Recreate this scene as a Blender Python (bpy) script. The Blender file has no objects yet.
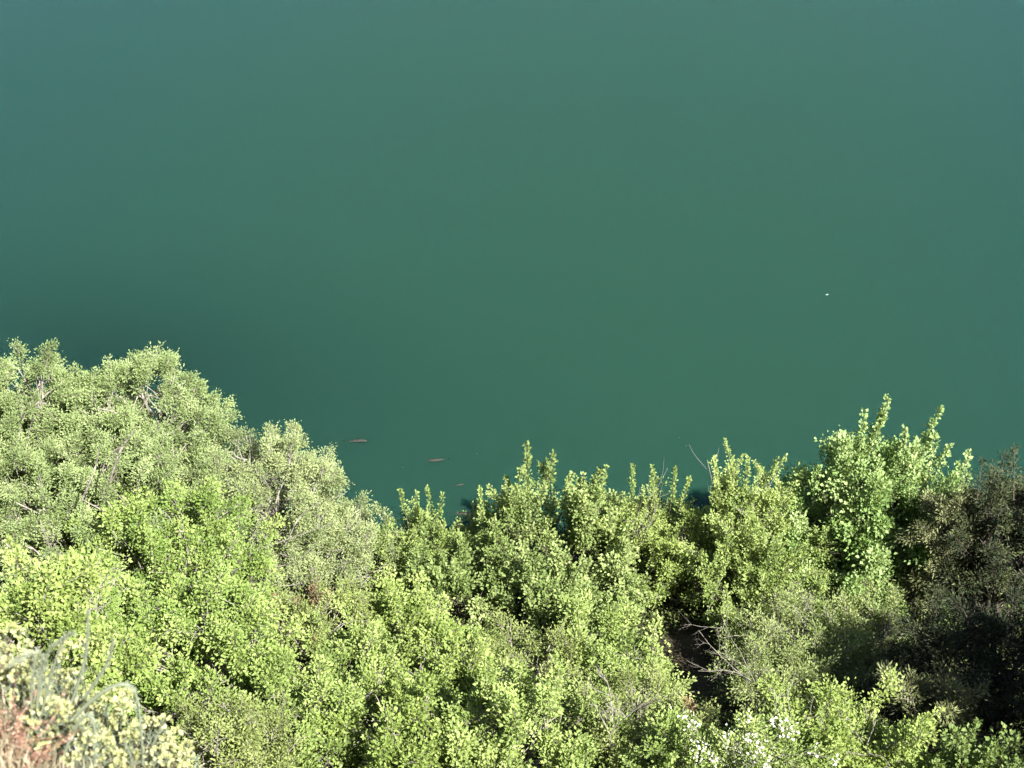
import bpy, math, random, zlib
import numpy as np
from mathutils import Vector

# ---------------------------------------------------------------- camera, sky, sun, exposure
S = bpy.context.scene
CAM_Z, PITCH, FPX = 24.6, math.radians(38.0), 1400.0
cam_d = bpy.data.cameras.new('camera')
cam = bpy.data.objects.new('camera', cam_d)
S.collection.objects.link(cam)
cam.location = (0, 0, CAM_Z)
cam.rotation_euler = (math.radians(90) - PITCH, 0, 0)
cam_d.sensor_width = 36.0
cam_d.lens = 36.0 * FPX / 1024.0
cam_d.clip_start = 0.1
cam_d.clip_end = 6000
cam_d.dof.use_dof = True
cam_d.dof.focus_distance = 30.0
cam_d.dof.aperture_fstop = 3.6
S.camera = cam

TO_SUN = Vector((0.44, -0.50, 0.75)).normalized()
SUN_EL = math.asin(TO_SUN.z)
SUN_ROT = math.atan2(TO_SUN.x, TO_SUN.y)
W = bpy.data.worlds.new('World'); S.world = W; W.use_nodes = True
nt = W.node_tree
bg = nt.nodes['Background']
sky = nt.nodes.new('ShaderNodeTexSky')
sky.sky_type = 'NISHITA'; sky.sun_disc = False
sky.sun_elevation = SUN_EL; sky.sun_rotation = SUN_ROT
sky.altitude = 400; sky.air_density = 1.0; sky.dust_density = 1.0
nt.links.new(sky.outputs[0], bg.inputs[0])
bg.inputs[1].default_value = 0.05
sl = bpy.data.lights.new('sun', 'SUN'); so = bpy.data.objects.new('sun', sl)
S.collection.objects.link(so)
sl.energy = 5.0; sl.angle = math.radians(0.53); sl.color = (1.0, 0.97, 0.90)
so.rotation_euler = TO_SUN.to_track_quat('Z', 'Y').to_euler()
so.location = (40, -30, 70)
S.view_settings.view_transform = 'Standard'
S.view_settings.look = 'None'
S.view_settings.exposure = 2.35
S.view_settings.gamma = 1.0
S.view_settings.use_curve_mapping = False
S.cycles.max_bounces = 8
S.cycles.transmission_bounces = 4
S.cycles.use_denoising = True

# ---------------------------------------------------------------- helpers
rng = np.random.default_rng(11)
FWD = np.array([0, math.cos(PITCH), -math.sin(PITCH)])
UPV = np.array([0, math.sin(PITCH), math.cos(PITCH)])
CAM = np.array([0, 0, CAM_Z])

def at(u, v, Y):
    """world point at horizontal distance Y seen at picture position u, v"""
    xn, yn = (u - 512) / FPX, (384 - v) / FPX
    d = FWD + UPV * yn + np.array([1.0, 0, 0]) * xn
    return CAM + d * (Y / d[1])

def sstep(a, b, x):
    t = np.clip((x - a) / (b - a), 0, 1)
    return t * t * (3 - 2 * t)

def ground(x, y):
    """height of the bank: shore shelf, slope up to the viewpoint, spur on the left"""
    x = np.asarray(x, float); y = np.asarray(y, float)
    shore = 24.3 + 0.5 * np.sin(x * 0.45 + 0.7) + 0.3 * np.sin(x * 1.1)
    d = shore - y
    z = np.where(d > 0, 0.42 * d, 0.30 * d)
    z = z + np.where(y < 10.0, (10.0 - y) * 0.9, 0)
    beyond = (x + 0.905 * y) / 1.349 - 1.887          # past the crest of the spur
    plane = 22.9 - 0.927 * x - 1.383 * y
    z = np.maximum(z, plane - 1.7 * np.clip(beyond, 0, None))
    z = z + 0.14 * np.sin(x * 1.7 + y * 0.6) + 0.10 * np.sin(x * 0.8 - y * 1.9 + 1.0)
    return np.clip(z, -6, 23.2)

def tag(o, label=None, cat=None, group=None, kind=None):
    if label: o['label'] = label
    if cat: o['category'] = cat
    if group: o['group'] = group
    if kind: o['kind'] = kind
    return o

def empty(name, loc):
    o = bpy.data.objects.new(name, None)
    S.collection.objects.link(o); o.location = loc
    o.empty_display_size = 0.3
    return o

class Geo:
    """collects quads with a tint per vertex and a material per face"""
    def __init__(s): s.v = []; s.f = []; s.m = []; s.t = []; s.n = 0
    def add(s, v, f, m=0, t=None):
        v = np.asarray(v, float).reshape(-1, 3); f = np.asarray(f, int).reshape(-1, 4)
        s.v.append(v); s.f.append(f + s.n); s.m.append(np.full(len(f), m, int))
        s.t.append(np.zeros(len(v)) if t is None else np.broadcast_to(np.asarray(t, float), (len(v),)))
        s.n += len(v)
    def tube(s, pts, rad, sides=5, m=0, t=0.5):
        pts = np.asarray(pts, float); rad = np.asarray(rad, float); k = len(pts)
        tg = np.gradient(pts, axis=0); tg /= np.linalg.norm(tg, axis=1)[:, None] + 1e-9
        ref = np.where(np.abs(tg[:, 2:3]) > 0.9, np.array([[1.0, 0, 0]]), np.array([[0, 0, 1.0]]))
        a = np.cross(tg, ref); a /= np.linalg.norm(a, axis=1)[:, None] + 1e-9
        b = np.cross(tg, a)
        an = np.arange(sides) * 2 * math.pi / sides
        v = pts[:, None, :] + rad[:, None, None] * (a[:, None, :] * np.cos(an)[None, :, None] + b[:, None, :] * np.sin(an)[None, :, None])
        i = np.arange(k - 1)[:, None]; j = np.arange(sides)[None, :]; j2 = (j + 1) % sides
        f = np.stack([i * sides + j, i * sides + j2, (i + 1) * sides + j2, (i + 1) * sides + j], -1)
        s.add(v, f, m, t)
    def segs(s, p0, p1, r0, r1, m=0, t=0.5):
        """many straight three-sided twigs at once"""
        n = len(p0)
        if n == 0: return
        tg = p1 - p0; tg = tg / (np.linalg.norm(tg, axis=1)[:, None] + 1e-9)
        a = np.cross(tg, unit(rng.normal(size=(n, 3)))); a /= np.linalg.norm(a, axis=1)[:, None] + 1e-9
        b = np.cross(tg, a)
        an = np.arange(3) * 2 * math.pi / 3
        ring = a[:, None, :] * np.cos(an)[None, :, None] + b[:, None, :] * np.sin(an)[None, :, None]
        r0 = np.broadcast_to(r0, (n,)); r1 = np.broadcast_to(r1, (n,))
        v = np.concatenate([p0[:, None] + ring * r0[:, None, None], p1[:, None] + ring * r1[:, None, None]], 1)
        base = np.arange(n)[:, None, None] * 6
        f = np.array([[0, 1, 4, 3], [1, 2, 5, 4], [2, 0, 3, 5]])[None] + base
        s.add(v, f, m, t)
    def leaves(s, p, axis, nrm, ln, wd, t, m=0, fold=0.18):
        """folded lozenge leaves"""
        n = len(p)
        if n == 0: return
        axis = unit(axis)
        side = np.cross(axis, nrm); side = unit(side)
        nn = np.cross(side, axis)
        ln = np.broadcast_to(ln, (n,))[:, None]; wd = np.broadcast_to(wd, (n,))[:, None]
        mid = p + axis * ln * 0.45 + nn * wd * fold
        v = np.stack([p, mid + side * wd * 0.5, p + axis * ln, mid - side * wd * 0.5], 1)
        f = np.arange(n * 4).reshape(n, 4)
        s.add(v, f, m, np.repeat(np.broadcast_to(t, (n,)), 4))
    def build(s, name, mats, parent=None, smooth=True):
        me = bpy.data.meshes.new(name)
        v = np.concatenate(s.v); f = np.concatenate(s.f); m = np.concatenate(s.m); t = np.concatenate(s.t)
        me.vertices.add(len(v)); me.vertices.foreach_set('co', v.astype(np.float32).ravel())
        me.loops.add(len(f) * 4); me.loops.foreach_set('vertex_index', f.astype(np.int32).ravel())
        me.polygons.add(len(f))
        me.polygons.foreach_set('loop_start', (np.arange(len(f)) * 4).astype(np.int32))
        me.polygons.foreach_set('material_index', m.astype(np.int32))
        me.polygons.foreach_set('use_smooth', np.full(len(f), smooth))
        at_ = me.attributes.new('tint', 'FLOAT', 'POINT')
        at_.data.foreach_set('value', t.astype(np.float32))
        me.update(calc_edges=True)
        for x in mats: me.materials.append(x)
        o = bpy.data.objects.new(name, me); S.collection.objects.link(o)
        if parent: o.parent = parent
        return o

def unit(v):
    return v / (np.linalg.norm(v, axis=-1, keepdims=True) + 1e-9)

def rdir(n, zmin=-1.0):
    z = rng.uniform(zmin, 1, n); a = rng.uniform(0, 2 * math.pi, n); r = np.sqrt(1 - z * z)
    return np.stack([r * np.cos(a), r * np.sin(a), z], -1)

def make_noise(scale, k=9):
    q = rng.normal(size=(k, 3)) * scale; ph = rng.uniform(0, 6.28, k)
    return lambda p: np.sin(p @ q.T + ph).mean(-1) * 1.9

# ---------------------------------------------------------------- materials
def lin(r, g, b):
    return (r, g, b, 1.0)

def node_mat(name):
    m = bpy.data.materials.new(name); m.use_nodes = True
    t = m.node_tree
    return m, t, t.nodes['Principled BSDF'], t.nodes['Material Output']

def leaf_mat(name, dark, mid, light, trans=0.40, rough=0.55, spec=0.25):
    m, t, b, out = node_mat(name)
    a = t.nodes.new('ShaderNodeAttribute'); a.attribute_name = 'tint'
    r = t.nodes.new('ShaderNodeValToRGB')
    r.color_ramp.elements[0].color = lin(*dark); r.color_ramp.elements[1].color = lin(*light)
    e = r.color_ramp.elements.new(0.5); e.color = lin(*mid)
    t.links.new(a.outputs['Fac'], r.inputs[0])
    b.inputs['Roughness'].default_value = rough
    b.inputs['Specular IOR Level'].default_value = spec
    t.links.new(r.outputs[0], b.inputs['Base Color'])
    tr = t.nodes.new('ShaderNodeBsdfTranslucent')
    mx = t.nodes.new('ShaderNodeMix'); mx.data_type = 'RGBA'; mx.blend_type = 'MULTIPLY'
    mx.inputs['Factor'].default_value = 1.0
    t.links.new(r.outputs[0], mx.inputs[6]); mx.inputs[7].default_value = (1.3, 1.25, 0.75, 1)
    t.links.new(mx.outputs[2], tr.inputs[0])
    ms = t.nodes.new('ShaderNodeMixShader'); ms.inputs[0].default_value = trans
    t.links.new(b.outputs[0], ms.inputs[1]); t.links.new(tr.outputs[0], ms.inputs[2])
    t.links.new(ms.outputs[0], out.inputs[0])
    return m

def noise_mat(name, cols, scale=6, rough=0.85, bump=0.4, detail=6, spec=0.2):
    m, t, b, out = node_mat(name)
    tc = t.nodes.new('ShaderNodeTexCoord')
    n = t.nodes.new('ShaderNodeTexNoise'); n.inputs['Scale'].default_value = scale; n.inputs['Detail'].default_value = detail
    t.links.new(tc.outputs['Object'], n.inputs['Vector'])
    r = t.nodes.new('ShaderNodeValToRGB')
    r.color_ramp.elements[0].position = 0.3; r.color_ramp.elements[1].position = 0.7
    r.color_ramp.elements[0].color = lin(*cols[0]); r.color_ramp.elements[1].color = lin(*cols[-1])
    if len(cols) == 3:
        e = r.color_ramp.elements.new(0.5); e.color = lin(*cols[1])
    t.links.new(n.outputs[0], r.inputs[0]); t.links.new(r.outputs[0], b.inputs['Base Color'])
    bp = t.nodes.new('ShaderNodeBump'); bp.inputs['Strength'].default_value = bump; bp.inputs['Distance'].default_value = 0.05
    t.links.new(n.outputs[0], bp.inputs['Height']); t.links.new(bp.outputs[0], b.inputs['Normal'])
    b.inputs['Roughness'].default_value = rough; b.inputs['Specular IOR Level'].default_value = spec
    return m

M = {}
M['bark_grey'] = noise_mat('bark_grey', [(.07, .06, .05), (.15, .135, .115), (.24, .22, .19)], 14)
M['bark_dark'] = noise_mat('bark_dark', [(.03, .024, .02), (.07, .055, .045)], 14)
M['bark_pale'] = noise_mat('bark_pale', [(.09, .082, .07), (.20, .185, .16)], 18)
M['willow'] = leaf_mat('willow_leaf', (0.076, 0.105, 0.033), (0.162, 0.215, 0.081), (0.277, 0.335, 0.151))
M['willow_grey'] = leaf_mat('grey_willow_leaf', (.078, .105, .042), (.172, .212, .088), (.30, .345, .165))
M['bright'] = leaf_mat('bright_green_leaf', (0.048, 0.095, 0.017), (0.148, 0.215, 0.050), (0.263, 0.325, 0.104))
M['shoot'] = leaf_mat('upright_shoot_leaf', (0.053, 0.084, 0.018), (0.143, 0.199, 0.050), (0.286, 0.352, 0.117))
M['broad'] = leaf_mat('broad_green_leaf', (.042, .075, .020), (.132, .182, .052), (.295, .35, .14))
M['yellow'] = leaf_mat('yellow_green_leaf', (0.063, 0.095, 0.019), (0.158, 0.215, 0.050), (0.286, 0.345, 0.114))
M['maple'] = leaf_mat('maple_leaf', (.046, .095, .021), (.140, .222, .062), (.295, .37, .16))
M['olive'] = leaf_mat('olive_fine_leaf', (0.053, 0.073, 0.020), (0.143, 0.178, 0.051), (0.248, 0.291, 0.104))
M['greygreen'] = leaf_mat('grey_green_leaf', (0.057, 0.082, 0.026), (0.143, 0.184, 0.058), (0.248, 0.291, 0.117))
M['juniper'] = leaf_mat('juniper_spray', (.008, .0125, .005), (.017, .0245, .009), (.060, .072, .028), trans=0.12, rough=0.6, spec=0.2)
M['juniper_olive'] = leaf_mat('olive_juniper_spray', (.035, .042, .016), (.082, .092, .036), (.165, .178, .08), trans=0.15, rough=0.6, spec=0.2)
M['under'] = leaf_mat('undergrowth_leaf', (.03, .042, .012), (.085, .11, .035), (.17, .20, .075))
M['spurge'] = leaf_mat('spurge_flower', (.15, .17, .06), (.31, .32, .14), (.48, .48, .29))
M['grass'] = leaf_mat('grass_blade', (.10, .12, .08), (.19, .22, .155), (.32, .345, .26))
M['straw'] = leaf_mat('dry_straw', (.13, .10, .06), (.26, .22, .145), (.40, .355, .26))
M['rust'] = leaf_mat('rusty_twiglet', (.17, .09, .06), (.31, .175, .125), (.45, .33, .26))
M['blossom'] = leaf_mat('white_blossom', (.6, .6, .52), (.75, .75, .68), (.85, .85, .8))
M['brown'] = leaf_mat('withered_leaf', (.09, .055, .03), (.17, .115, .06), (.27, .20, .11))

def water_mat():
    m, t, b, out = node_mat('green_lake_water')
    tc = t.nodes.new('ShaderNodeTexCoord')
    mp = t.nodes.new('ShaderNodeMapping'); mp.inputs['Scale'].default_value = (0.03, 0.018, 0.03)
    t.links.new(tc.outputs['Object'], mp.inputs[0])
    n = t.nodes.new('ShaderNodeTexNoise'); n.inputs['Scale'].default_value = 1.0; n.inputs['Detail'].default_value = 3
    t.links.new(mp.outputs[0], n.inputs['Vector'])
    r = t.nodes.new('ShaderNodeValToRGB')
    r.color_ramp.elements[0].position = 0.35; r.color_ramp.elements[1].position = 0.65
    r.color_ramp.elements[0].color = lin(.0064, .0244, .0178); r.color_ramp.elements[1].color = lin(.0088, .0280, .0158)
    t.links.new(n.outputs[0], r.inputs[0])
    # shade by the left willows painted into the water colour as a soft dark patch
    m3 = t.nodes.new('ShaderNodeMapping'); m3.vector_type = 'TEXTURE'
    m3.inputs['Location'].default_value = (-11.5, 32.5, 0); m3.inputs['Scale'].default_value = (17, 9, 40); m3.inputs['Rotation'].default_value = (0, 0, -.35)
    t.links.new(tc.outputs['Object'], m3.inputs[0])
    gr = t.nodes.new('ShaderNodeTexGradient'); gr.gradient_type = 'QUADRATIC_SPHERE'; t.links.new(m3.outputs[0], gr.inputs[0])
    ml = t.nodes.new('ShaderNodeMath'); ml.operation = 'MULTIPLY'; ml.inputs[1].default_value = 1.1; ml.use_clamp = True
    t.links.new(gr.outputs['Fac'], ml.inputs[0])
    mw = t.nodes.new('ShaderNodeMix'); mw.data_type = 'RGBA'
    # greener water in the middle of the bay, bluer water on both sides of it
    m4 = t.nodes.new('ShaderNodeMapping'); m4.vector_type = 'TEXTURE'
    m4.inputs['Location'].default_value = (1.5, 46, 0); m4.inputs['Scale'].default_value = (27, 60, 60)
    t.links.new(tc.outputs['Object'], m4.inputs[0])
    g4 = t.nodes.new('ShaderNodeTexGradient'); g4.gradient_type = 'SPHERICAL'; t.links.new(m4.outputs[0], g4.inputs[0])
    q4 = t.nodes.new('ShaderNodeMapRange'); q4.interpolation_type = 'SMOOTHSTEP'; q4.inputs['From Min'].default_value = 0.1; q4.inputs['From Max'].default_value = 0.75
    t.links.new(g4.outputs['Fac'], q4.inputs['Value'])
    c4 = t.nodes.new('ShaderNodeMix'); c4.data_type = 'RGBA'; c4.inputs[6].default_value = lin(.0054, .0212, .0176); c4.inputs[7].default_value = lin(.0073, .0250, .0163)
    t.links.new(q4.outputs[0], c4.inputs['Factor'])
    h4 = t.nodes.new('ShaderNodeMix'); h4.data_type = 'RGBA'; h4.inputs['Factor'].default_value = 0.65
    t.links.new(r.outputs[0], h4.inputs[6]); t.links.new(c4.outputs[2], h4.inputs[7])
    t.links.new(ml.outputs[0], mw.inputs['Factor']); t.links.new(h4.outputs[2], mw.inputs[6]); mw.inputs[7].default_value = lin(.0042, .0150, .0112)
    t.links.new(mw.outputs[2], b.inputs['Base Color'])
    b.inputs['IOR'].default_value = 1.333
    b.inputs['Specular IOR Level'].default_value = 0.2
    b.inputs['Roughness'].default_value = 0.08
    b.inputs['Subsurface Weight'].default_value = 1.0
    b.inputs['Subsurface Scale'].default_value = 1.0
    b.inputs['Subsurface Radius'].default_value = (0.8, 1.6, 1.4)
    n2 = t.nodes.new('ShaderNodeTexNoise'); n2.inputs['Scale'].default_value = 2.5; n2.inputs['Detail'].default_value = 3
    t.links.new(tc.outputs['Object'], n2.inputs['Vector'])
    bp = t.nodes.new('ShaderNodeBump'); bp.inputs['Strength'].default_value = 0.03; bp.inputs['Distance'].default_value = 0.1
    t.links.new(n2.outputs[0], bp.inputs['Height']); t.links.new(bp.outputs[0], b.inputs['Normal'])
    return m
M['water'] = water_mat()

def ground_mat():
    m, t, b, out = node_mat('bank_soil')
    tc = t.nodes.new('ShaderNodeTexCoord')
    n = t.nodes.new('ShaderNodeTexNoise'); n.inputs['Scale'].default_value = 1.6; n.inputs['Detail'].default_value = 8
    t.links.new(tc.outputs['Object'], n.inputs['Vector'])
    r = t.nodes.new('ShaderNodeValToRGB')
    r.color_ramp.elements[0].position = 0.35; r.color_ramp.elements[1].position = 0.7
    r.color_ramp.elements[0].color = lin(.018, .014, .010); r.color_ramp.elements[1].color = lin(.05, .042, .025)
    t.links.new(n.outputs[0], r.inputs[0])
    # pale, reddish soil on the spur near the viewpoint
    r2 = t.nodes.new('ShaderNodeValToRGB')
    r2.color_ramp.elements[0].position = 0.3; r2.color_ramp.elements[1].position = 0.72
    r2.color_ramp.elements[0].color = lin(.14, .065, .042); r2.color_ramp.elements[1].color = lin(.27, .19, .13)
    n2 = t.nodes.new('ShaderNodeTexNoise'); n2.inputs['Scale'].default_value = 3.0; n2.inputs['Detail'].default_value = 9
    t.links.new(tc.outputs['Object'], n2.inputs['Vector']); t.links.new(n2.outputs[0], r2.inputs[0])
    sx = t.nodes.new('ShaderNodeSeparateXYZ'); t.links.new(tc.outputs['Object'], sx.inputs[0])
    mr = t.nodes.new('ShaderNodeMapRange'); mr.inputs['From Min'].default_value = 13.5; mr.inputs['From Max'].default_value = 15.0
    t.links.new(sx.outputs['Z'], mr.inputs['Value'])
    mx = t.nodes.new('ShaderNodeMix'); mx.data_type = 'RGBA'
    t.links.new(mr.outputs[0], mx.inputs['Factor']); t.links.new(r.outputs[0], mx.inputs[6]); t.links.new(r2.outputs[0], mx.inputs[7])
    t.links.new(mx.outputs[2], b.inputs['Base Color'])
    bp = t.nodes.new('ShaderNodeBump'); bp.inputs['Strength'].default_value = 0.7; bp.inputs['Distance'].default_value = 0.1
    t.links.new(n2.outputs[0], bp.inputs['Height']); t.links.new(bp.outputs[0], b.inputs['Normal'])
    b.inputs['Roughness'].default_value = 0.95; b.inputs['Specular IOR Level'].default_value = 0.1
    return m
M['ground'] = ground_mat()

# ---------------------------------------------------------------- terrain and lake
def grid(xs, ys, fz):
    X, Y = np.meshgrid(xs, ys); Z = fz(X, Y)
    v = np.stack([X, Y, Z], -1).reshape(-1, 3); nx = len(xs); ny = len(ys)
    i, j = np.meshgrid(np.arange(nx - 1), np.arange(ny - 1))
    a = (j * nx + i).ravel()
    return v, np.stack([a, a + 1, a + 1 + nx, a + nx], -1)
g = Geo()
xs = np.concatenate([np.linspace(-900, -40, 12), np.linspace(-36, 36, 300), np.linspace(40, 900, 12)])
ys = np.concatenate([np.linspace(-900, -20, 10), np.linspace(-14, 30, 160), np.linspace(34, 900, 12)])
v, f = grid(xs, ys, ground); g.add(v, f)
tag(g.build('terrain', [M['ground']]), kind='structure')

g = Geo()
x0, x1, y0, y1, zb = -900, 900, 10.0, 1800, -30
c = np.array([[x0, y0, 0], [x1, y0, 0], [x1, y1, 0], [x0, y1, 0], [x0, y0, zb], [x1, y0, zb], [x1, y1, zb], [x0, y1, zb]])
g.add(c, [[0, 1, 2, 3], [7, 6, 5, 4], [0, 4, 5, 1], [1, 5, 6, 2], [2, 6, 7, 3], [3, 7, 4, 0]])
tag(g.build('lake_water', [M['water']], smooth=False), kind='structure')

# ---------------------------------------------------------------- trees and shrubs
SP = {
 # leaf length, width, twig length, leaves per twig, spread, upward pull, upright shoots per m2 of crown top, shoot length
 'willow':   dict(spray=0.34, srad=0.15, ll=.075, lw=.034, tl=.26, lpt=16, sp=.062, up=.55, shoots=.0, sl=.5, bark='bark_grey', dens=17),
 'willow_grey': dict(spray=0.34, srad=0.15, ll=.072, lw=.032, tl=.27, lpt=15, sp=.062, up=.5, shoots=.0, sl=.5, bark='bark_pale', dens=15),
 'bright':   dict(spray=0.5, srad=0.16, ll=.085, lw=.055, tl=.28, lpt=12, sp=.08, up=.5, shoots=.3, sl=.5, bark='bark_grey', dens=17),
 'shoot':    dict(spray=0.6, srad=0.13, ll=.080, lw=.050, tl=.34, lpt=13, sp=.06, up=1.1, shoots=2.2, sl=.75, bark='bark_grey', dens=15),
 'broad':    dict(spray=0.62, srad=0.17, ll=.105, lw=.075, tl=.34, lpt=11, sp=.085, up=.9, shoots=1.7, sl=.95, bark='bark_dark', dens=13),
 'yellow':   dict(spray=0.5, srad=0.15, ll=.085, lw=.058, tl=.30, lpt=12, sp=.075, up=.7, shoots=.9, sl=.6, bark='bark_grey', dens=16),
 'maple':    dict(spray=0.6, srad=0.2, ll=.108, lw=.085, tl=.30, lpt=15, sp=.10, up=.6, shoots=.5, sl=.55, bark='bark_dark', dens=12),
 'olive':    dict(spray=0.45, srad=0.14, ll=.070, lw=.035, tl=.34, lpt=13, sp=.07, up=.6, shoots=.3, sl=.5, bark='bark_grey', dens=17),
 'greygreen': dict(spray=0.5, srad=0.14, ll=.075, lw=.036, tl=.36, lpt=12, sp=.08, up=.5, shoots=.3, sl=.5, bark='bark_pale', dens=16),
 'juniper':  dict(spray=0.55, srad=0.16, ll=.11, lw=.03, tl=.34, lpt=16, sp=.07, up=.6, shoots=.4, sl=.5, bark='bark_dark', dens=15),
 'juniper_olive': dict(spray=0.5, srad=0.14, ll=.10, lw=.03, tl=.32, lpt=15, sp=.07, up=.7, shoots=.5, sl=.45, bark='bark_grey', dens=15),
}

def curve(p0, p1, k=6, bend=0.15, up=0.0):
    p0 = np.asarray(p0, float); p1 = np.asarray(p1, float)
    L = np.linalg.norm(p1 - p0); s = np.linspace(0, 1, k)[:, None]
    off = rng.normal(size=3) * bend * L; off2 = rng.normal(size=3) * bend * L * 0.5
    q = p0 + (p1 - p0) * s + off * (s * (1 - s)) * 2 + off2 * np.sin(s * 2 * math.pi) * 0.5
    q[:, 2] += (up * L * s * (1 - s))[:, 0]
    return q

def crown_and_trunk(root, style, lobes, H, mats, stems=3, dens=1.0, gap=0.40, tintbias=0.0,
                    shoot_list=(), extra=(), blossom=0.0, brown=0.0, bare=0.25):
    """lobes: rows cx,cy,cz,rx,ry,rz in the tree's own coordinates; trunk with limbs is one mesh, crown the other"""
    sp = SP[style]; lobes = np.asarray(lobes, float)
    tr, cr = Geo(), Geo()
    zlow = lobes[:, 2].min()
    # stems and limbs
    bases = [np.array([rng.normal() * .10, rng.normal() * .10, -0.15]) for _ in range(stems)]
    forks = []
    r_st = 0.016 * H + 0.015
    for bpt in bases:
        top = np.array([lobes[:, 0].mean() + rng.normal() * .3, lobes[:, 1].mean() + rng.normal() * .3, max(0.25 * H, zlow * 0.6)])
        q = curve(bpt, top, 6, .08); tr.tube(q, np.linspace(r_st * 1.25, r_st * .8, 6), 7)
        forks.append((top, r_st * .8))
    for lb in lobes:
        fk, r0 = forks[rng.integers(len(forks))]
        cpt = lb[:3] - np.array([0, 0, lb[5] * .3])
        q = curve(fk, cpt, 7, .12, .1); tr.tube(q, np.linspace(r0 * .75, r0 * .32, 7), 6)
        nb = 5 + int(5 * max(lb[3], lb[5]))
        for d in rdir(nb, -0.2):
            e = lb[:3] + d * lb[3:] * rng.uniform(.75, 1.0)
            q2 = curve(q[rng.integers(3, 7)], e, 6, .14, .12)
            tr.tube(q2, np.linspace(r0 * .30, .005, 6), 4)
    for q, r in extra:
        tr.tube(q, np.linspace(r, r * .35, len(q)), 5)
    # twigs over the shells of the lobes
    nz, nz2 = make_noise(1.5), make_noise(4.5)
    P, D, N, T = [], [], [], []
    K = 11                                                # twigs on one spray
    for k, lb in enumerate(lobes):
        a = 4 * math.pi * ((lb[3] * lb[4]) ** 1.6 + (lb[3] * lb[5]) ** 1.6 + (lb[4] * lb[5]) ** 1.6) ** (1 / 1.6) / 3 ** (1 / 1.6)
        n = max(6, int(a * sp['dens'] * 1.75 * dens / K))
        d = rdir(n, -0.55)
        rad = 0.92 - 0.5 * rng.random(n) ** 1.6
        p = lb[:3] + d * lb[3:] * rad[:, None] * (1 + 0.25 * nz2(d * 0.9 + k * 7.1))[:, None]
        keep = np.ones(n, bool)
        for k2, l2 in enumerate(lobes):
            if k2 != k:
                keep &= (((p - l2[:3]) / l2[3:]) ** 2).sum(-1) > 0.55
        keep &= nz2(p) + 0.6 * nz(p) > -0.95 + gap * 1.3
        keep &= p[:, 2] > 0.05
        p, nn = p[keep], unit(d / lb[3:])[keep]; n = len(p)
        if n == 0: continue
        ax = unit(nn * 0.75 + np.array([0, 0, 1.0]) * sp['up'] + rng.normal(size=p.shape) * 0.38)
        sl = sp['spray'] * rng.uniform(.45, 1.35, n)
        tr_end = p + ax * sl[:, None]
        cr.segs(p - ax * .15, tr_end, .008, .003, m=1)
        s_ = (np.arange(K)[None, :] + rng.random((n, K))) / K
        off = unit(rng.normal(size=(n, K, 3))) * sp['srad'] * (1.0 - 0.7 * s_)[..., None]
        P.append((p[:, None] + ax[:, None] * (sl[:, None] * s_)[..., None] + off * .45).reshape(-1, 3))
        D.append(unit(ax[:, None] * 0.75 + unit(off) * 0.75 * (1.1 - .6 * s_)[..., None] + rng.normal(size=(n, K, 3)) * .2).reshape(-1, 3))
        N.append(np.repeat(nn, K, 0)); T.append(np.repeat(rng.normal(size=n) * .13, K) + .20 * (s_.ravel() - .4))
    P = np.concatenate(P); N = np.concatenate(N); D = np.concatenate(D); T = np.concatenate(T)
    n = len(P); L = sp['tl'] * .62 * rng.uniform(.6, 1.35, n)
    shoots_P, shoots_D, shoots_L = [], [], []
    # upright leafy shoots out of the crown's top
    if sp['shoots'] > 0:
        topw = np.clip(N[:, 2], 0, 1) ** 2
        ns = int(2.6 * sp['shoots'] * sum(lb[3] * lb[4] * 2.2 for lb in lobes))
        if ns and topw.sum() > 0:
            idx = rng.choice(n, size=min(ns, n), p=topw / topw.sum(), replace=False)
            shoots_P.append(P[idx]); shoots_D.append(unit(np.array([0, 0, 1.0]) + rng.normal(size=(len(idx), 3)) * .34 + N[idx] * .25))
            shoots_L.append(sp['sl'] * rng.uniform(.3, 1.35, len(idx)))
    for (p, d, l) in shoot_list:
        shoots_P.append(np.array([p], float)); shoots_D.append(unit(np.array([d], float))); shoots_L.append(np.array([l]))
    def leafy(P, D, L, k, spread, taper=False, tt=0.0):
        n = len(P)
        s = rng.uniform(0.05, 1.0, (n, k))
        w = (1 - 0.75 * s) if taper else np.ones_like(s)
        base = P[:, None] + D[:, None] * (L[:, None] * s)[..., None]
        off = rng.normal(size=(n, k, 3)) * spread * w[..., None]
        p = (base + off).reshape(-1, 3)
        ax = unit(D[:, None] * 0.7 + unit(off) * 0.9 + rng.normal(size=(n, k, 3)) * .35).reshape(-1, 3)
        nr = unit(np.array([0.28, -0.42, 0.75]) + rng.normal(size=(n * k, 3)) * 0.6)
        twig_t = rng.normal(size=n)[:, None] * .12
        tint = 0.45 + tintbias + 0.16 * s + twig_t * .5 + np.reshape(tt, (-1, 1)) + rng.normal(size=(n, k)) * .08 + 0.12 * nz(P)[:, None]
        sc = rng.uniform(.45, 1.0, n * k)
        return p, ax, nr, sc, np.clip(tint, 0, 1).ravel()
    leaf_m = np.zeros(0)
    bare_mask = rng.random(n) < bare * 0.25
    cr.segs(P - D * (L * .5)[:, None], P + D * L[:, None], .0055, .002, m=1)
    kp = ~bare_mask
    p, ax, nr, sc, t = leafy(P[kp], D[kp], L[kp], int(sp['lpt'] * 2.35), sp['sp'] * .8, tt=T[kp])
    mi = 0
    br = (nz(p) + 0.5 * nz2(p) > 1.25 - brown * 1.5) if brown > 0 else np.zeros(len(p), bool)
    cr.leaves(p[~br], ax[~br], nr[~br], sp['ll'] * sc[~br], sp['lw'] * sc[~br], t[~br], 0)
    if br.any(): cr.leaves(p[br], ax[br], nr[br], sp['ll'] * sc[br], sp['lw'] * sc[br], t[br], 2)
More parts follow.
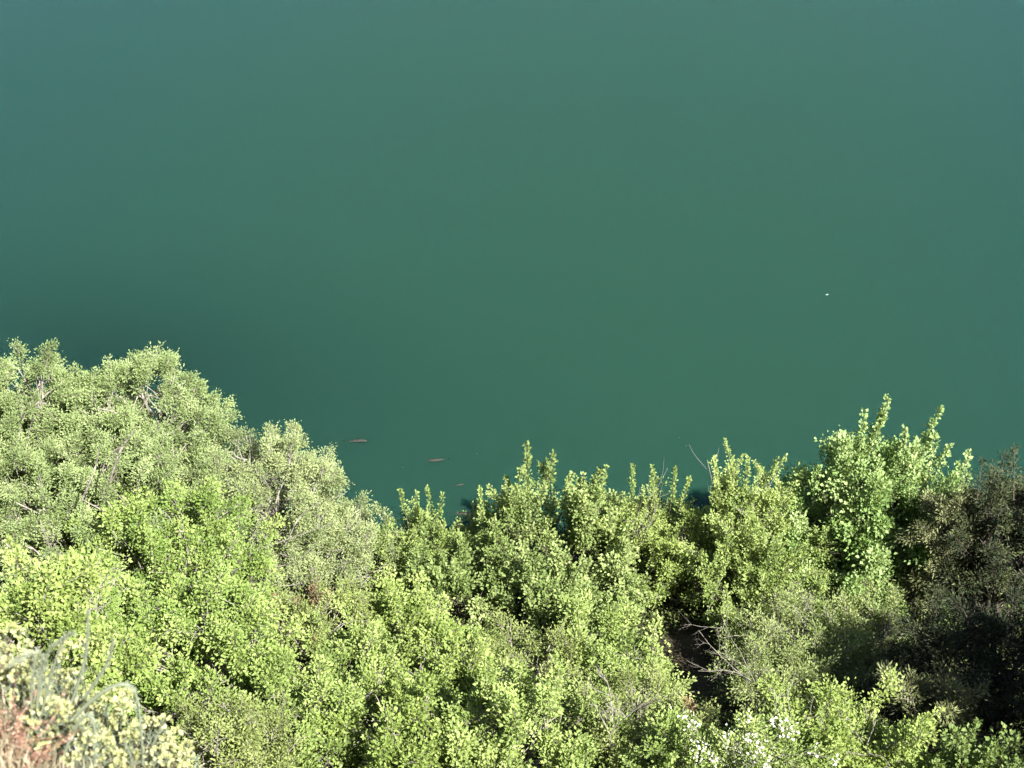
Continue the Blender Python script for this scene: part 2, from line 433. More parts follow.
    if shoots_P:
        SPn, SD, SL = np.concatenate(shoots_P), np.concatenate(shoots_D), np.concatenate(shoots_L)
        cr.segs(SPn - SD * .3, SPn + SD * SL[:, None], .010, .003, m=1)
        for q in range(len(SPn)):
            kk = int(SL[q] * 135)
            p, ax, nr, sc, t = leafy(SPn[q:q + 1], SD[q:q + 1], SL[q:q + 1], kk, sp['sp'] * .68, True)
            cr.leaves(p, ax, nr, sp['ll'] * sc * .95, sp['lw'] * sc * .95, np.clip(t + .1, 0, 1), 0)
    if blossom > 0:
        sel = np.where((nz(P) > -0.15) & (rng.random(n) < blossom * .75))[0]
        k = 9
        c = P[sel] + D[sel] * L[sel][:, None] * .8
        q = (c[:, None] + rng.normal(size=(len(sel), k, 3)) * .05).reshape(-1, 3)
        cr.leaves(q, rdir(len(q)), unit(rng.normal(size=(len(q), 3)) + np.array([0, -.3, 1])), .05, .045, .5, 3)
    lm = [M[mats], M[sp['bark']], M['brown'], M['blossom']]
    tr.build('trunk', [M[sp['bark']]], root)
    cr.build('crown', lm, root, smooth=False)
    return cr.n

TOTAL = 0
def plant(name, label, cat, style, u, vtop, wpx, Y, depth=1.0, nl=9, low=0.35, rl=(.23, .40), mats=None, group=None, tips=(), bends=(), seed=0, **kw):
    """a tree standing at distance Y whose crown reaches up to picture row vtop and is wpx wide there"""
    global TOTAL, rng
    rng = np.random.default_rng(zlib.crc32(label.encode()) + seed)
    top = at(u, vtop, Y); X = top[0]; z0 = float(ground(X, Y)); H = max(1.2, top[2] - z0)
    t = np.linalg.norm(at(u, vtop + 40, Y) - CAM); R = 1.08 * wpx / (FPX / t) / 2
    if name not in NAMES: NAMES.append(name)
    root = empty(name, (X, Y, z0)); tag(root, label, cat, group)
    cz0 = H * low; cz1 = H
    lobes = []
    rz = (cz1 - cz0) / 2; cc = np.array([0, 0, (cz0 + cz1) / 2])
    core = .62
    lobes.append([0, 0, cc[2], R * core, R * core * depth, rz * core])
    dirs = []; nl = int(nl * 1.35)
    for k in range(nl):
        best = None
        for d in rdir(12, -0.45):
            sc = min([np.linalg.norm(d - e) for e in dirs], default=9)
            if best is None or sc > best[0]: best = (sc, d)
        d = best[1]; dirs.append(d)
        r = rng.uniform(*rl)
        q = (1 - r) * rng.uniform(.92, 1.06)
        lr = r * (R * rz * R) ** (1 / 3) * 1.1
        lobes.append([d[0] * R * q, d[1] * R * q * depth, cc[2] + d[2] * rz * q, lr * 1.05, lr * 1.05, lr * .9])
    lobes = np.array(lobes)
    # the highest lobe touches the crown's top
    lobes[:, 2] += H - (0.45 if SP[style]['shoots'] > .8 else 0.60) - (lobes[:, 2] + lobes[:, 5]).max()
    sh = []
    for (tu, tv, ln) in tips:                   # single tall shoots standing out of the crown
        e = at(tu, tv, Y) - np.array([X, Y, z0])
        d = np.array([rng.normal() * .15, rng.normal() * .12, 1.0]); d /= np.linalg.norm(d)
        ln *= 1.5; sh.append((e - d * ln, d, ln))
    ex = []
    for (pts, dY, r) in bends:                  # bare limbs bowed out in front of the leaves
        q = np.array([at(a, b, Y + dY) - np.array([X, Y, z0]) for a, b in pts])
        k = np.linspace(0, len(q) - 1, 9); q = np.stack([np.interp(k, np.arange(len(q)), q[:, c]) for c in range(3)], -1)
        q[1:-1] = (q[:-2] + 2 * q[1:-1] + q[2:]) / 4
        ex.append((q, r))
    TOTAL += crown_and_trunk(root, style, lobes, H, mats or style, shoot_list=sh, extra=ex, **kw)
    return root
NAMES = []
G1 = 'shrubs and small trees along the lake shore'

# back row along the water, left to right
plant('willow_tree', 'tallest pale green willow, its round top standing furthest up against the lake on the left', 'tree', 'willow', 116, 350, 165, 23.4, rl=(.2, .34), nl=24, low=.25)
plant('willow_tree', 'pale green willow cut by the left edge, beside the tallest willow', 'tree', 'willow', 2, 350, 165, 22.9, rl=(.2, .34), nl=20, low=.25)
plant('willow_tree', 'lower pale willow with grey branches showing, in front of the two tallest willows', 'tree', 'willow', 75, 425, 230, 21.2, rl=(.2, .34), nl=26, low=.2, gap=.45,
      bends=(([(40, 590), (22, 560), (2, 540)], -1.9, .04), ([(10, 575), (30, 560), (60, 550)], -1.9, .03), ([(50, 585), (52, 555), (40, 520)], -1.8, .03),
             ([(110, 480), (120, 450), (135, 430)], -1.6, .03), ([(82, 500), (95, 470), (100, 445)], -1.6, .025)))
plant('willow_tree', 'grey green domed willow sloping down to the right, bare curved branches in its side', 'tree', 'willow_grey', 252, 430, 182, 22.4, seed=3, dens=1.25, rl=(.2, .34), nl=22, low=.2, gap=.42,
      bends=(([(225, 545), (262, 570), (300, 562), (318, 540)], -1.9, .02), ([(240, 560), (256, 530), (272, 500)], -1.9, .017),
             ([(262, 548), (300, 535), (340, 520)], -1.9, .014), ([(235, 570), (280, 590), (330, 575), (352, 556)], -1.8, .014), ([(285, 545), (300, 515), (322, 500)], -1.7, .02)))
plant('willow_bush', 'small rounded grey green willow at the right foot of the domed willow', 'bush', 'willow_grey', 334, 498, 100, 22.6, nl=9, low=.2, gap=.35)
plant('leafy_shrub', 'pale yellow green shrub with many short upright shoots beside the swimming fish', 'shrub', 'shoot', 428, 530, 120, 22.9, nl=10, low=.15, tips=((400, 489, .7), (427, 487, .8), (443, 494, .5), (480, 487, 1.0)))
plant('small_tree', 'small tree in the middle with one tall leafy shoot rising far above it', 'tree', 'broad', 555, 512, 150, 22.6, nl=12, low=.12, gap=.4, tips=((527, 443, 1.5), (513, 488, .9), (545, 485, .8), (572, 474, .9), (583, 474, .9), (600, 470, .7)))
plant('leafy_shrub', 'yellow green shrub with straight shoots and grey twigs right of the small middle tree', 'shrub', 'shoot', 650, 512, 110, 22.9, nl=10, low=.12, gap=.45, bare=.8, mats='yellow', tips=((606, 466, .7), (633, 463, .9), (652, 465, .9), (690, 478, .8), (676, 466, .9)))
plant('leafy_shrub', 'rounded yellowish green shrub directly left of the bright maple', 'shrub', 'shoot', 768, 488, 145, 22.3, nl=14, rl=(.22, .38), low=.12, gap=.36, tintbias=.12, tips=((748, 457, .7), (786, 455, .5), (733, 480, .6), (760, 468, .5)))
plant('maple_tree', 'bright green maple with large leaf clumps and two pointed tops, near the right edge', 'tree', 'maple', 890, 462, 178, 22.2, rl=(.22, .36), nl=20, low=.05, gap=.46, tintbias=.06, tips=((888, 396, 1.5), (864, 411, 1.2), (884, 412, .9), (905, 428, .9), (878, 425, .9), (942, 408, 1.2), (935, 432, .8), (968, 452, .9), (950, 445, .8), (846, 438, .8), (818, 466, .5), (916, 440, .8), (857, 440, .8)))
plant('juniper_shrub', 'pale olive feathery juniper between the maple and the dark juniper', 'shrub', 'juniper_olive', 960, 490, 42, 20.8, nl=9, low=.15)
plant('juniper_tree', 'dark brownish juniper at the right edge with its top against the water', 'tree', 'juniper', 1026, 468, 105, 20.4, nl=12, low=.1, tips=((983, 458, .6), (1015, 446, .6)))
# second row
plant('leafy_shrub', 'bright fresh green shrub standing in front of the pale willows', 'shrub', 'bright', 150, 496, 175, 19.4, nl=13, low=.12)
plant('leafy_shrub', 'fresh green shrub filling the slope below the bright green one', 'shrub', 'bright', 190, 590, 150, 16.6, nl=12, low=.1)
plant('leafy_shrub', 'dull olive shrub with withered brown leaves below the domed willow', 'shrub', 'olive', 300, 590, 135, 18.8, nl=11, low=.12, brown=.55, gap=.4)
plant('leafy_shrub', 'small vivid yellow green shrub below the shrub with many short shoots', 'shrub', 'yellow', 385, 598, 100, 19.6, nl=9, low=.15)
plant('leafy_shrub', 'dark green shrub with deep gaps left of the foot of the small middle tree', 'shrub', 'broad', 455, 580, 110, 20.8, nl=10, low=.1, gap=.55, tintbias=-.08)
plant('leafy_shrub', 'yellow green shrub half hidden under the withered olive one', 'shrub', 'yellow', 430, 650, 150, 16.8, nl=11, low=.1)
plant('leafy_shrub', 'olive green shrub below the small middle tree', 'shrub', 'olive', 525, 645, 140, 17.4, nl=11, low=.1, gap=.4)
plant('leafy_shrub', 'rounded yellow green shrub left of the dark hollow', 'shrub', 'yellow', 608, 632, 120, 17.9, nl=11, low=.1, mats='shoot', tintbias=.08)
plant('leafy_shrub', 'grey green feathery shrub right of the dark hollow, below the rounded shrub', 'shrub', 'greygreen', 808, 604, 125, 18.8, nl=11, low=.1, gap=.35)
plant('leafy_shrub', 'grey green feathery shrub at the foot of the maple', 'shrub', 'greygreen', 872, 590, 115, 19.6, nl=10, low=.12, gap=.35)
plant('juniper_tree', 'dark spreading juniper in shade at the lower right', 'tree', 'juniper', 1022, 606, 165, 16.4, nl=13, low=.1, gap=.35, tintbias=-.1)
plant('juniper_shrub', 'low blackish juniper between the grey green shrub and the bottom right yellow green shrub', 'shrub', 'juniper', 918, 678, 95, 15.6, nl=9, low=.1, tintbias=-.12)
# bottom row
plant('leafy_shrub', 'yellow green shrub at the bottom, right of the spurge slope', 'shrub', 'yellow', 285, 690, 150, 14.6, nl=11, low=.1, mats='shoot')
plant('leafy_shrub', 'fine leaved yellow green shrub at the bottom left of the centre', 'shrub', 'yellow', 405, 700, 150, 14.3, nl=11, low=.1)
plant('leafy_shrub', 'fine leaved olive shrub cut by the bottom edge at the centre', 'shrub', 'yellow', 530, 700, 160, 14.2, nl=11, low=.1, mats='shoot', tintbias=.06)
plant('leafy_shrub', 'pale olive shrub with brown twigs at the bottom right of the centre', 'shrub', 'olive', 645, 690, 140, 14.8, nl=11, low=.1, gap=.4, brown=.15, tintbias=.08)
plant('leafy_shrub', 'grey green shrub in front of the bare branches of the dark hollow', 'shrub', 'greygreen', 780, 648, 85, 17.4, nl=10, low=.1, gap=.38)
plant('flowering_shrub', 'shrub with small white blossoms at the bottom edge', 'shrub', 'greygreen', 756, 712, 95, 13.2, nl=10, low=.1, mats='shoot', blossom=.55)
plant('leafy_shrub', 'rounded yellow green shrub at the bottom, left of the dark spreading juniper', 'shrub', 'yellow', 858, 704, 140, 13.9, nl=12, low=.1, tips=((905, 730, .35), (800, 700, .35)))
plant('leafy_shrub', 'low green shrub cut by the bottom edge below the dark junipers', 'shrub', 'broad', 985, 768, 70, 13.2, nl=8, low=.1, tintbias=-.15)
plant('leafy_shrub', 'yellow green shrub at the left edge above the grass stalks', 'shrub', 'yellow', 20, 572, 130, 12.5, nl=10, low=.1)
plant('leafy_shrub', 'light olive shrub just right of the spurge slope', 'shrub', 'olive', 215, 700, 110, 13.6, nl=10, low=.1)

# shrubs filling the second and third rows
plant('leafy_shrub', 'yellow green shrub at the foot of the shrub with straight shoots', 'shrub', 'shoot', 690, 515, 95, 22.3, nl=9, low=.05, mats='yellow', gap=.4)
plant('leafy_shrub', 'mid green shrub directly under the rounded shrub left of the maple', 'shrub', 'shoot', 772, 556, 125, 20.6, nl=10, low=.05)
plant('leafy_shrub', 'dark green shrub right below the small middle tree', 'shrub', 'broad', 575, 575, 130, 20.4, nl=10, low=.05, gap=.5)
plant('leafy_shrub', 'small green shrub squeezed between the olive shrub and the dark green shrub with gaps', 'shrub', 'bright', 465, 632, 100, 18.2, nl=8, low=.05, tintbias=.05)
plant('leafy_shrub', 'light green shrub between the vivid yellow green shrub and the withered olive one', 'shrub', 'shoot', 352, 640, 100, 17.6, nl=8, low=.05)
plant('leafy_shrub', 'green shrub at the left end, under the branches of the low willow', 'shrub', 'bright', 45, 560, 130, 16.5, nl=9, low=.05, tintbias=-.05)
plant('leafy_shrub', 'low yellowish shrub under the grey green shrub, left of the white blossoms', 'shrub', 'yellow', 690, 730, 100, 13.6, nl=8, low=.05, mats='shoot')
plant('juniper_shrub', 'small sunlit olive juniper in the middle of the dark junipers at the lower right', 'shrub', 'juniper_olive', 955, 660, 60, 15.2, nl=7, low=.1)
# trees standing just outside the picture; the right juniper is added to shade the dark ones
plant('willow_tree', 'pale willow beyond the left edge', 'tree', 'willow', -150, 380, 190, 22.5, nl=8, low=.15, dens=.6)
plant('juniper_tree', 'tall dark juniper beyond the right edge', 'tree', 'juniper', 1285, 575, 220, 13.2, nl=12, low=.1, dens=.8)
plant('leafy_shrub', 'green shrub beyond the right edge at the water', 'shrub', 'bright', 1120, 500, 140, 22.0, nl=7, low=.1, dens=.6)

# ---------------------------------------------------------------- undergrowth on the bank
def undergrowth():
    g = Geo(); n = 42000
    x = rng.uniform(-15, 15, n); y = rng.uniform(10.5, 24.1, n)
    nz = make_noise(1.2)
    p = np.stack([x, y, np.zeros(n)], -1)
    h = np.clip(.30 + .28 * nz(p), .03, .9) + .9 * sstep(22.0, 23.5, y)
    # a bare, shaded hollow stays open
    c = at(705, 640, 19.2); hol = np.hypot((x - c[0]) / 1.3, (y - 19.3) / 1.3)
    keep = hol > 1
    x, y, h = x[keep], y[keep], h[keep]; n = len(x)
    p = np.stack([x, y, ground(x, y)], -1)
    k = 5
    zz = rng.random((n, k)) * h[:, None]
    q = np.repeat(p, k, 0) + rng.normal(size=(n * k, 3)) * .06; q[:, 2] = np.repeat(p[:, 2], k) + zz.ravel()
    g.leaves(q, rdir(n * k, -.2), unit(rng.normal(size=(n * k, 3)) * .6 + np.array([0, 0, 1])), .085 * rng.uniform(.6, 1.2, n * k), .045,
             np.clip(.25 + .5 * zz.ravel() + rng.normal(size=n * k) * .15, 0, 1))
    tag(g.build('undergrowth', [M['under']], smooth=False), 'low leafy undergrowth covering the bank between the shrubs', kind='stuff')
undergrowth()

# ---------------------------------------------------------------- bare, dead wood
def dead(label, base_uvY, dirs, n=2, size=1.0, mat='bark_pale'):
    u, v, Y = base_uvY
    global rng
    rng = np.random.default_rng(zlib.crc32(label.encode()))
    b = at(u, v, Y)
    root = tag(empty('dead_shrub', b), label, 'dead shrub', 'dead bare shrubs')
    def grow(g, p, d, L, r, lvl):
        q = [p]; k = 5
        for i in range(k):
            d = unit(d + rng.normal(size=3) * .16); q.append(q[-1] + d * L / k)
        g.tube(q, np.linspace(r, r * .45, k + 1), 5)
        if lvl > 0:
            for i in range(4 if lvl > 1 else 5):
                j = rng.integers(1, k)
                grow(g, q[j], unit(d + rng.normal(size=3) * .55), L * rng.uniform(.22, .45), r * .42, lvl - 1)
    for (du, dv) in dirs:
        e = at(u + du, v + dv, Y) - b; L = np.linalg.norm(e)
        g = Geo(); grow(g, np.zeros(3), e / L, L, .022 * size, n)
        g.build('branch', [M[mat]], root)
dead('bare grey branches leaning out of the dark hollow among the shrubs', (756, 684, 16.8), ((-48, -80), (-32, -55), (-14, -70), (-60, -42), (-5, -50)), 3, .36, 'bark_grey')
dead('pale dead twigs between the dark hollow and the maple', (775, 640, 19.0), ((-15, -50), (10, -45), (-45, -35)), 3, .6, 'bark_grey')
dead('pale bare twigs at the water between the straight shoots and the rounded shrub', (722, 540, 22.4), ((4, -66), (16, -58), (10, -46)), 1, .6)
dead('grey bare twigs among the straight shoots of the yellow green shrub', (640, 545, 22.2), ((-12, -66), (10, -68), (26, -56)), 1, .28, 'bark_grey')
dead('dead forked branch at the foot of the maple', (880, 640, 18.8), ((-12, -55), (14, -48)), 2, .9)
dead('brown dead twigs at the bottom between two pale olive shrubs', (610, 735, 14.2), ((-20, -55), (20, -60), (5, -45)), 3, .7, 'bark_grey')
dead('pale bare twigs sticking out left of the yellow green shrub at the bottom right', (795, 730, 14.2), ((-18, -40), (5, -38), (-30, -25)), 2, .6)
dead('grey dead branches under the bright green shrub on the left', (95, 655, 14.8), ((-20, -60), (-5, -75), (18, -50), (-40, -35)), 2, 1.0, 'bark_grey')
dead('dark bare twigs in the gap beneath the withered olive shrub', (345, 715, 15.8), ((-25, -45), (10, -45), (40, -30)), 2, .8, 'bark_grey')

# ---------------------------------------------------------------- the spur near the viewpoint: spurge, grass, stones
def hit(u, v):
    """where the line of sight through picture position u, v meets the ground"""
    lo = None
    for Y in np.linspace(2.0, 24, 900):
        p = at(u, v, Y)
        if p[2] < ground(p[0], p[1]): return np.array([p[0], p[1], float(ground(p[0], p[1]))])
    return at(u, v, 24)

def make_spurge(k):
    root = empty('spurge_plant', (0, 0, 0))
    st = Geo(); heads = []
    for i in range(k):
        a = rng.uniform(0, 6.28); r = rng.uniform(.03, .15); h = rng.uniform(.20, .42)
        e = np.array([math.cos(a) * r, math.sin(a) * r, h])
        q = curve((0, 0, -.05), e, 6, .12, .1); st.tube(q, np.linspace(.006, .004, 6), 5, 0, .3)
        n = 40; s = rng.uniform(.25, .95, n); p = np.stack([np.interp(s, np.linspace(0, 1, 6), q[:, c]) for c in range(3)], -1)
        st.leaves(p, unit(rdir(n, -.1) + np.array([0, 0, .5])), rdir(n, .2), .045, .011, rng.uniform(.1, .5, n))
        heads.append(e)
    st.build('stem', [M['grass']], root)
    for e in heads:
        g = Geo(); n = 34
        d = rdir(n, -.1); p = e + d * np.array([.033, .033, .022]) * rng.uniform(.5, 1.0, (n, 1))
        g.leaves(p, unit(d + rng.normal(size=(n, 3)) * .4), unit(d + np.array([0, 0, .7])), .022, .018, np.clip(rng.normal(size=n) * .2 + .55, 0, 1))
        g.build('flower_head', [M['spurge']], root, smooth=False)
    return root
def copy_tree(o, parent=None):
    c = o.copy(); S.collection.objects.link(c)
    if parent: c.parent = parent
    for ch in [x for x in ALL if x.parent == o]: copy_tree(ch, c)
    return c
protos = [make_spurge(k) for k in (5, 7, 6)]
ALL = list(S.objects)
spots = [(28, 690), (52, 700), (75, 702), (60, 722), (95, 715), (88, 738), (118, 722), (110, 745), (140, 742), (130, 762), (158, 760), (98, 764), (45, 735), (66, 752), (150, 780),
         (78, 775), (120, 782), (172, 785), (20, 712), (36, 722), (108, 700), (185, 800), (56, 676), (8, 672)]
SPL = ['at the left end of the row under the grass stalks', 'left of the arching grass stalk', 'beneath the arching grass stalk', 'below the left grass stalks', 'close behind the arching grass stalk',
       'in the middle of the slope', 'behind the middle of the slope', 'inside the arch of the bent grass stalk', 'at the outer edge under the fresh green shrub', 'low under the bent stalk', 'furthest right on the slope edge',
       'at the bottom edge beside the pale stones', 'above the rusty plant', 'between the pale stones', 'bottom right of the slope', 'at the bottom edge right of the rusty plant', 'at the bottom edge in the middle',
       'cut by the bottom edge far right', 'beside the upper pale stone', 'above the pale stones', 'on the crest behind the bent stalk', 'hidden low at the bottom right', 'highest on the crest at the left', 'at the left edge of the picture']
for i, (u, v) in enumerate(spots):
    p = hit(u, v + 14)
    o = protos[i] if i < 3 else copy_tree(protos[i % 3])
    o.location = p; o.rotation_euler = (0, 0, rng.uniform(0, 6.28)); sc = rng.uniform(.8, 1.2); o.scale = (sc, sc, sc)
    tag(o, 'yellow green flowering spurge ' + SPL[i], 'spurge', 'flowering spurge plants on the slope')

def stalk(root, pts, Y, r=.012, fuzz=.03, n=260):
    """one arching stalk with a soft feathery upper half"""
    q = np.array([at(u, v, Y) for u, v in pts]) - np.array(root.location)
    k = np.linspace(0, len(q) - 1, 14); q = np.stack([np.interp(k, np.arange(len(q)), q[:, c]) for c in range(3)], -1)
    for _ in range(2): q[1:-1] = (q[:-2] + 2 * q[1:-1] + q[2:]) / 4
    g = Geo(); g.tube(q, np.linspace(r * .62, r * .28, 14), 5, 0, .6)
    s = rng.uniform(.3, 1.0, n)
    p = np.stack([np.interp(s, np.linspace(0, 1, 14), q[:, c]) for c in range(3)], -1)
    tg = np.gradient(q, axis=0); t = unit(np.stack([np.interp(s, np.linspace(0, 1, 14), tg[:, c]) for c in range(3)], -1))
    n = len(p); g.leaves(p, unit(t + rng.normal(size=(n, 3)) * .35), rdir(n), fuzz * rng.uniform(.6, 1.5, n), .004, rng.uniform(.3, 1, n))
    g.build('stalk', [M['grass']], root, smooth=False)
def tuft(label, base, stalks, Y, blades=40, **kw):
    Y = float(hit(*base)[1]) - .12; p = at(*base, Y); z = float(ground(p[0], p[1])); root = tag(empty('grass_tuft', (p[0], p[1], z)), label, 'grass', 'tall grass tufts on the slope')
    for pts in stalks: stalk(root, [base] + list(pts), Y, **kw)
    g = Geo()
    for i in range(blades):
        a = rng.uniform(0, 6.28); L = rng.uniform(.15, .42)
        q = curve((rng.normal() * .05, rng.normal() * .05, -.05), (math.cos(a) * L * .5, math.sin(a) * L * .5, L * .9), 6, .1, .35)
        g.tube(q, np.linspace(.004, .0015, 6), 3, 0, rng.uniform(.2, .9))
    g.build('blade', [M['straw'] if rng.random() < .5 else M['grass']], root)
tuft('tuft with one thick stalk arching over to the right and hanging down', (50, 745), [[(75, 715), (105, 688), (130, 680), (140, 700), (143, 765)]], 5.6, r=.02, n=420)
tuft('tuft with two upright dark stalks bending to the right at their tips', (62, 728), [[(76, 690), (87, 655), (88, 612)], [(90, 690), (110, 660), (113, 640)]], 6.0, r=.018)
tuft('tuft of thin pale stalks leaning over to the left edge', (34, 742), [[(40, 680), (48, 650), (62, 640)], [(38, 690), (44, 648), (15, 660)], [(50, 680), (62, 640), (72, 634)], [(30, 690), (38, 650), (10, 665)]], 6.2)
tuft('tuft with grey upright stalks in front of the dead branches', (92, 712), [[(104, 670), (116, 640), (117, 600)], [(120, 680), (134, 645), (136, 612)]], 6.1, r=.02)
tuft('short bent stalk low at the bottom between the spurge flowers', (60, 770), [[(70, 735), (88, 708), (96, 730), (94, 765)]], 5.2, r=.016)
tuft('dark thin stalk at the bottom edge on the right of the slope', (143, 775), [[(150, 750), (158, 735), (162, 722)]], 5.0, r=.018, blades=25)

def dry_plant():
    p = hit(8, 762); root = tag(empty('dry_plant', p), 'rusty red dried plant in the bottom left corner', 'plant')
    g = Geo(); h = Geo()
    for i in range(55):
        e = np.array([rng.normal() * .17, rng.normal() * .15, rng.uniform(.06, .24)])
        q = curve((rng.normal() * .1, rng.normal() * .1, -.05), e, 6, .2, .1); g.tube(q, np.linspace(.0028, .001, 6), 4, 0, .3)
        n = 26; s = rng.uniform(.3, 1, n); pp = np.stack([np.interp(s, np.linspace(0, 1, 6), q[:, c]) for c in range(3)], -1)
        h.leaves(pp, rdir(n), rdir(n, 0), .02, .009, rng.uniform(0, 1, n))
    g.build('stem', [M['rust']], root); h.build('foliage', [M['rust']], root, smooth=False)
dry_plant()

M['stone'] = noise_mat('pale_stone', [(.30, .28, .27), (.48, .46, .44), (.62, .60, .58)], 9, bump=.8)
def stone(u, v, r, label):
    import bmesh
    bm = bmesh.new(); bmesh.ops.create_icosphere(bm, subdivisions=4, radius=1)
    n1, n2 = make_noise(1.6), make_noise(4)
    co = np.array([w.co for w in bm.verts]); f = 1 + .28 * n1(co) + .09 * n2(co)
    co = np.round(co * f[:, None] * 5) / 5 * .35 + co * f[:, None] * .65
    for w, c in zip(bm.verts, co): w.co = c * np.array([1.2, .9, .65]) * r
    me = bpy.data.meshes.new('stone'); bm.to_mesh(me); bm.free(); me.materials.append(M['stone'])
    o = bpy.data.objects.new('stone', me); S.collection.objects.link(o); o.location = hit(u, v); o.rotation_euler = (rng.normal() * .2, rng.normal() * .2, rng.uniform(0, 6))
    tag(o, label, 'stone', 'pale stones on the slope')
stone(62, 752, .085, 'pale stone at the bottom right of the rusty plant')
stone(42, 738, .05, 'small pale stone above the rusty plant')
stone(6, 692, .07, 'pale stone at the left edge of the slope')
stone(72, 768, .06, 'pale stone cut by the bottom edge')
stone(122, 735, .05, 'small grey stone under the hanging end of the arching stalk')

def slope_grass():
    g = Geo(); n = 1700
    u = rng.uniform(-60, 230, n); v = rng.uniform(620, 840, n)
    P = []
    for a, b in zip(u, v):
        for Y in np.linspace(2.5, 9, 90):
            p = at(a, b, Y)
            if p[2] < ground(p[0], p[1]): P.append((p[0], p[1], float(ground(p[0], p[1])))); break
    P = np.array(P); n = len(P); k = 7
    q = np.repeat(P, k, 0) + rng.normal(size=(n * k, 3)) * np.array([.05, .05, .0])
    ax = unit(np.array([0, 0, 1.0]) + rng.normal(size=(n * k, 3)) * .55)
    g.leaves(q, ax, rdir(n * k), rng.uniform(.05, .2, n * k), .008, rng.uniform(0, 1, n * k))
    tag(g.build('dry_grass', [M['straw']], smooth=False), 'short dry straw coloured grass on the near slope', kind='stuff')
slope_grass()

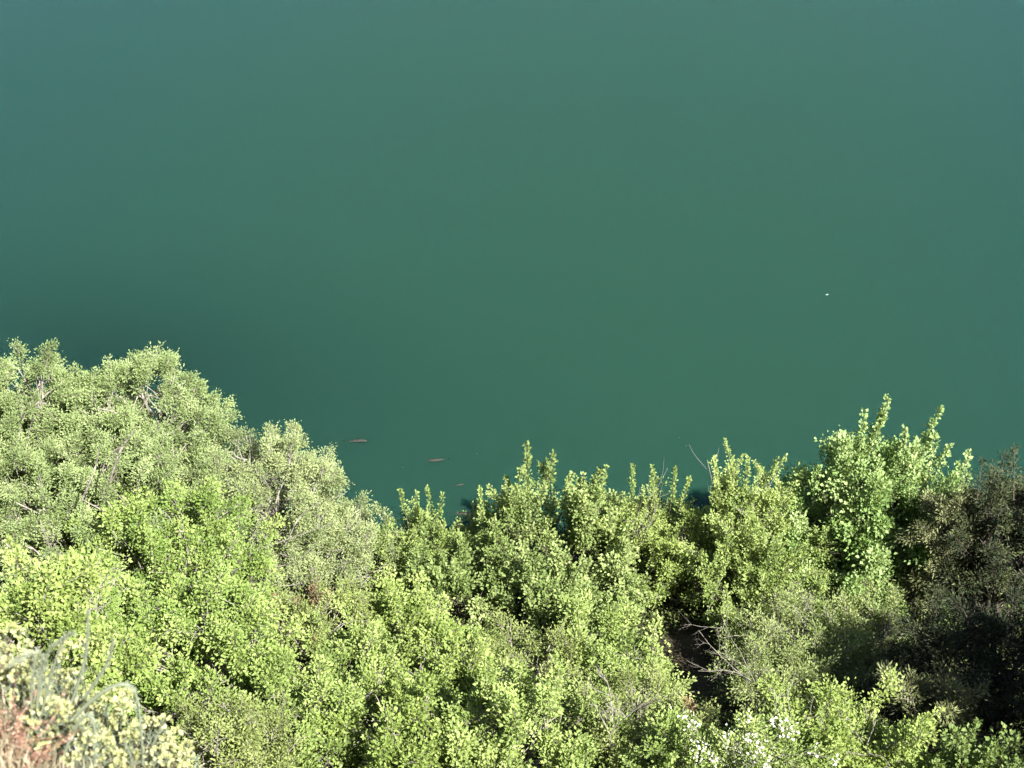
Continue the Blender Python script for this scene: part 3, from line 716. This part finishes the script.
# ---------------------------------------------------------------- fish and floating bits on the lake
def water(u, v):
    d = at(u, v, 1.0) - CAM
    return CAM + d * (-CAM_Z / d[2])
M['fish'] = noise_mat('wet_brown_scales', [(.010, .012, .009), (.017, .017, .0125), (.027, .0245, .019)], 30, rough=.65, bump=.2, spec=.2)
M['fin'] = noise_mat('dark_fin', [(.012, .011, .009), (.028, .021, .016)], 20, rough=.45, bump=.1, spec=.4)
M['eye'] = noise_mat('fish_eye', [(.01, .01, .01), (.02, .02, .015)], 10, rough=.2, bump=0, spec=.6)
def fish(u, v, L, ang, label, sink):
    p = water(u, v)
    root = tag(empty('fish', (p[0], p[1], -sink)), label, 'fish', 'fish at the surface of the lake'); root.rotation_euler = (0, 0, ang)
    s = np.linspace(0, 1, 18); hw = .075 * L * np.sin(np.pi * np.clip(s * .97 + .03, 0, 1) ** .72) ** .8 + .010 * L
    hh = hw * 1.55
    an = np.arange(14) * 2 * math.pi / 14
    cl = .02 * L * np.sin(s * 5)
    v_ = np.stack([np.broadcast_to(((.5 - s) * L)[:, None], (18, 14)), cl[:, None] + hw[:, None] * np.cos(an), hh[:, None] * np.sin(an) * np.where(np.sin(an) > 0, .9, 1.0)], -1).reshape(-1, 3)
    i = np.arange(17)[:, None]; j = np.arange(14)[None]; f = np.stack([i * 14 + j, i * 14 + (j + 1) % 14, (i + 1) * 14 + (j + 1) % 14, (i + 1) * 14 + j], -1).reshape(-1, 4)
    cap = np.array([[0, k, k + 1, k + 1] for k in range(1, 13)])
    g = Geo(); g.add(v_, f)
    for e in (0, 17):
        ring = v_[e * 14:(e + 1) * 14]; c = ring.mean(0) + np.array([.012 * L if e == 0 else -.012 * L, 0, 0])
        n0 = np.concatenate([ring, np.repeat(c[None], 14, 0)]); g.add(n0, [[k, (k + 1) % 14, 14 + (k + 1) % 14, 14 + k] for k in range(14)])
    g.build('body', [M['fish']], root)
    def fin(name, outline, th=.006):
        o = np.array(outline, float); n = len(o); t = np.array([0, th * L, 0])
        a = np.concatenate([o + t, o - t]); fs = [[k, k + 1, n - 2 - k, n - 1 - k] for k in range(n // 2 - 1)]
        ff = fs + [[n + q for q in r[::-1]] for r in fs] + [[k, (k + 1) % n, n + (k + 1) % n, n + k] for k in range(n)]
        g = Geo(); g.add(a, ff); g.build(name, [M['fin']], root, smooth=False)
    y = cl[-1]
    fin('tail_fin', [(-.47 * L, y, .02 * L), (-.56 * L, y + .01 * L, .075 * L), (-.66 * L, y + .03 * L, .13 * L), (-.60 * L, y + .02 * L, .01 * L),
                     (-.60 * L, y + .02 * L, -.01 * L), (-.66 * L, y + .03 * L, -.11 * L), (-.56 * L, y + .01 * L, -.06 * L), (-.47 * L, y, -.02 * L)])
    zt = hh.max() * .86
    fin('dorsal_fin', [(.12 * L, .01 * L, zt * .9), (.08 * L, .01 * L, zt + .055 * L), (-.06 * L, 0, zt + .035 * L), (-.2 * L, -.01 * L, zt * .82), (-.2 * L, -.01 * L, zt * .6), (-.06 * L, 0, zt * .8), (.06 * L, .01 * L, zt * .85), (.12 * L, .01 * L, zt * .8)])
    for sgn in (1, -1):
        g = Geo(); c = np.array([.28 * L, sgn * hw[4] * .95, 0])
        g.leaves(np.array([c]), np.array([[-.6, sgn * .8, -.1]]), np.array([[0, 0, 1.0]]), .14 * L, .07 * L, .5); g.build('pectoral_fin', [M['fin']], root)
        e = Geo(); c = np.array([.435 * L, sgn * hw[1] * .98, hh[1] * .3]); e.tube(np.array([c - [0, sgn * .004 * L, 0], c + [0, sgn * .004 * L, 0]]), [.010 * L, .006 * L], 8); e.build('eye', [M['eye']], root)
fish(357, 441, .56, .02, 'brownish fish furthest from the shore, just left of the others', .023)
fish(437, 460, .50, math.pi + .12, 'reddish fish with its forked tail to the right', .019)
fish(459, 485, .27, .25, 'smallest dim fish between the reddish fish and the shrubs', .012)
fish(463, 514, .62, -.08, 'dark fish closest to the shrubs, beside the yellow green shoots', .034)
fish(481, 518, .32, -.1, 'short fish next to the dark one at the shrub tips', .018)

M['scum'] = noise_mat('white_fleck', [(.20, .25, .22), (.28, .34, .30)], 20, bump=.1)
M['dull'] = noise_mat('dull_fleck', [(.03, .05, .035), (.05, .075, .05)], 20, bump=.1)
def fleck(u, v, L, mat, label):
    p = water(u, v); g = Geo()
    n = 9; a = np.linspace(0, math.pi, n)
    top = np.stack([np.cos(a) * L * .5, np.sin(a) * L * .22, .012 + .01 * np.sin(a)], -1); bot = np.stack([np.cos(a) * L * .5, -np.sin(a) * L * .22, .012 + .01 * np.sin(a)], -1)
    lo = np.array([0, 0, -.012]); v_ = np.concatenate([top, bot, top + lo, bot + lo])
    f = []
    for k in range(n - 1):
        f += [[k, k + 1, n + k + 1, n + k], [2 * n + k, 3 * n + k, 3 * n + k + 1, 2 * n + k + 1], [k, 2 * n + k, 2 * n + k + 1, k + 1], [n + k, n + k + 1, 3 * n + k + 1, 3 * n + k]]
    g.add(v_, f); o = g.build('floating_leaf', [M[mat]]); o.location = (p[0], p[1], .004); o.rotation_euler = (0, 0, rng.uniform(-.5, .5))
    tag(o, label, 'floating leaf', 'small flecks floating on the lake')
fleck(827, 295, .095, 'scum', 'bright white fleck floating alone on the open water at right')
fleck(679, 438, .05, 'dull', 'faint fleck on the water above the yellow green shoots, upper of two')
fleck(686, 446, .05, 'dull', 'faint fleck on the water above the yellow green shoots, lower of two')
fleck(477, 454, .045, 'dull', 'faint fleck on the water right of the reddish fish')
fleck(403, 468, .045, 'dull', 'faint fleck on the water left below the reddish fish')
fleck(306, 440, .045, 'dull', 'faint fleck on the water beside the domed willow')
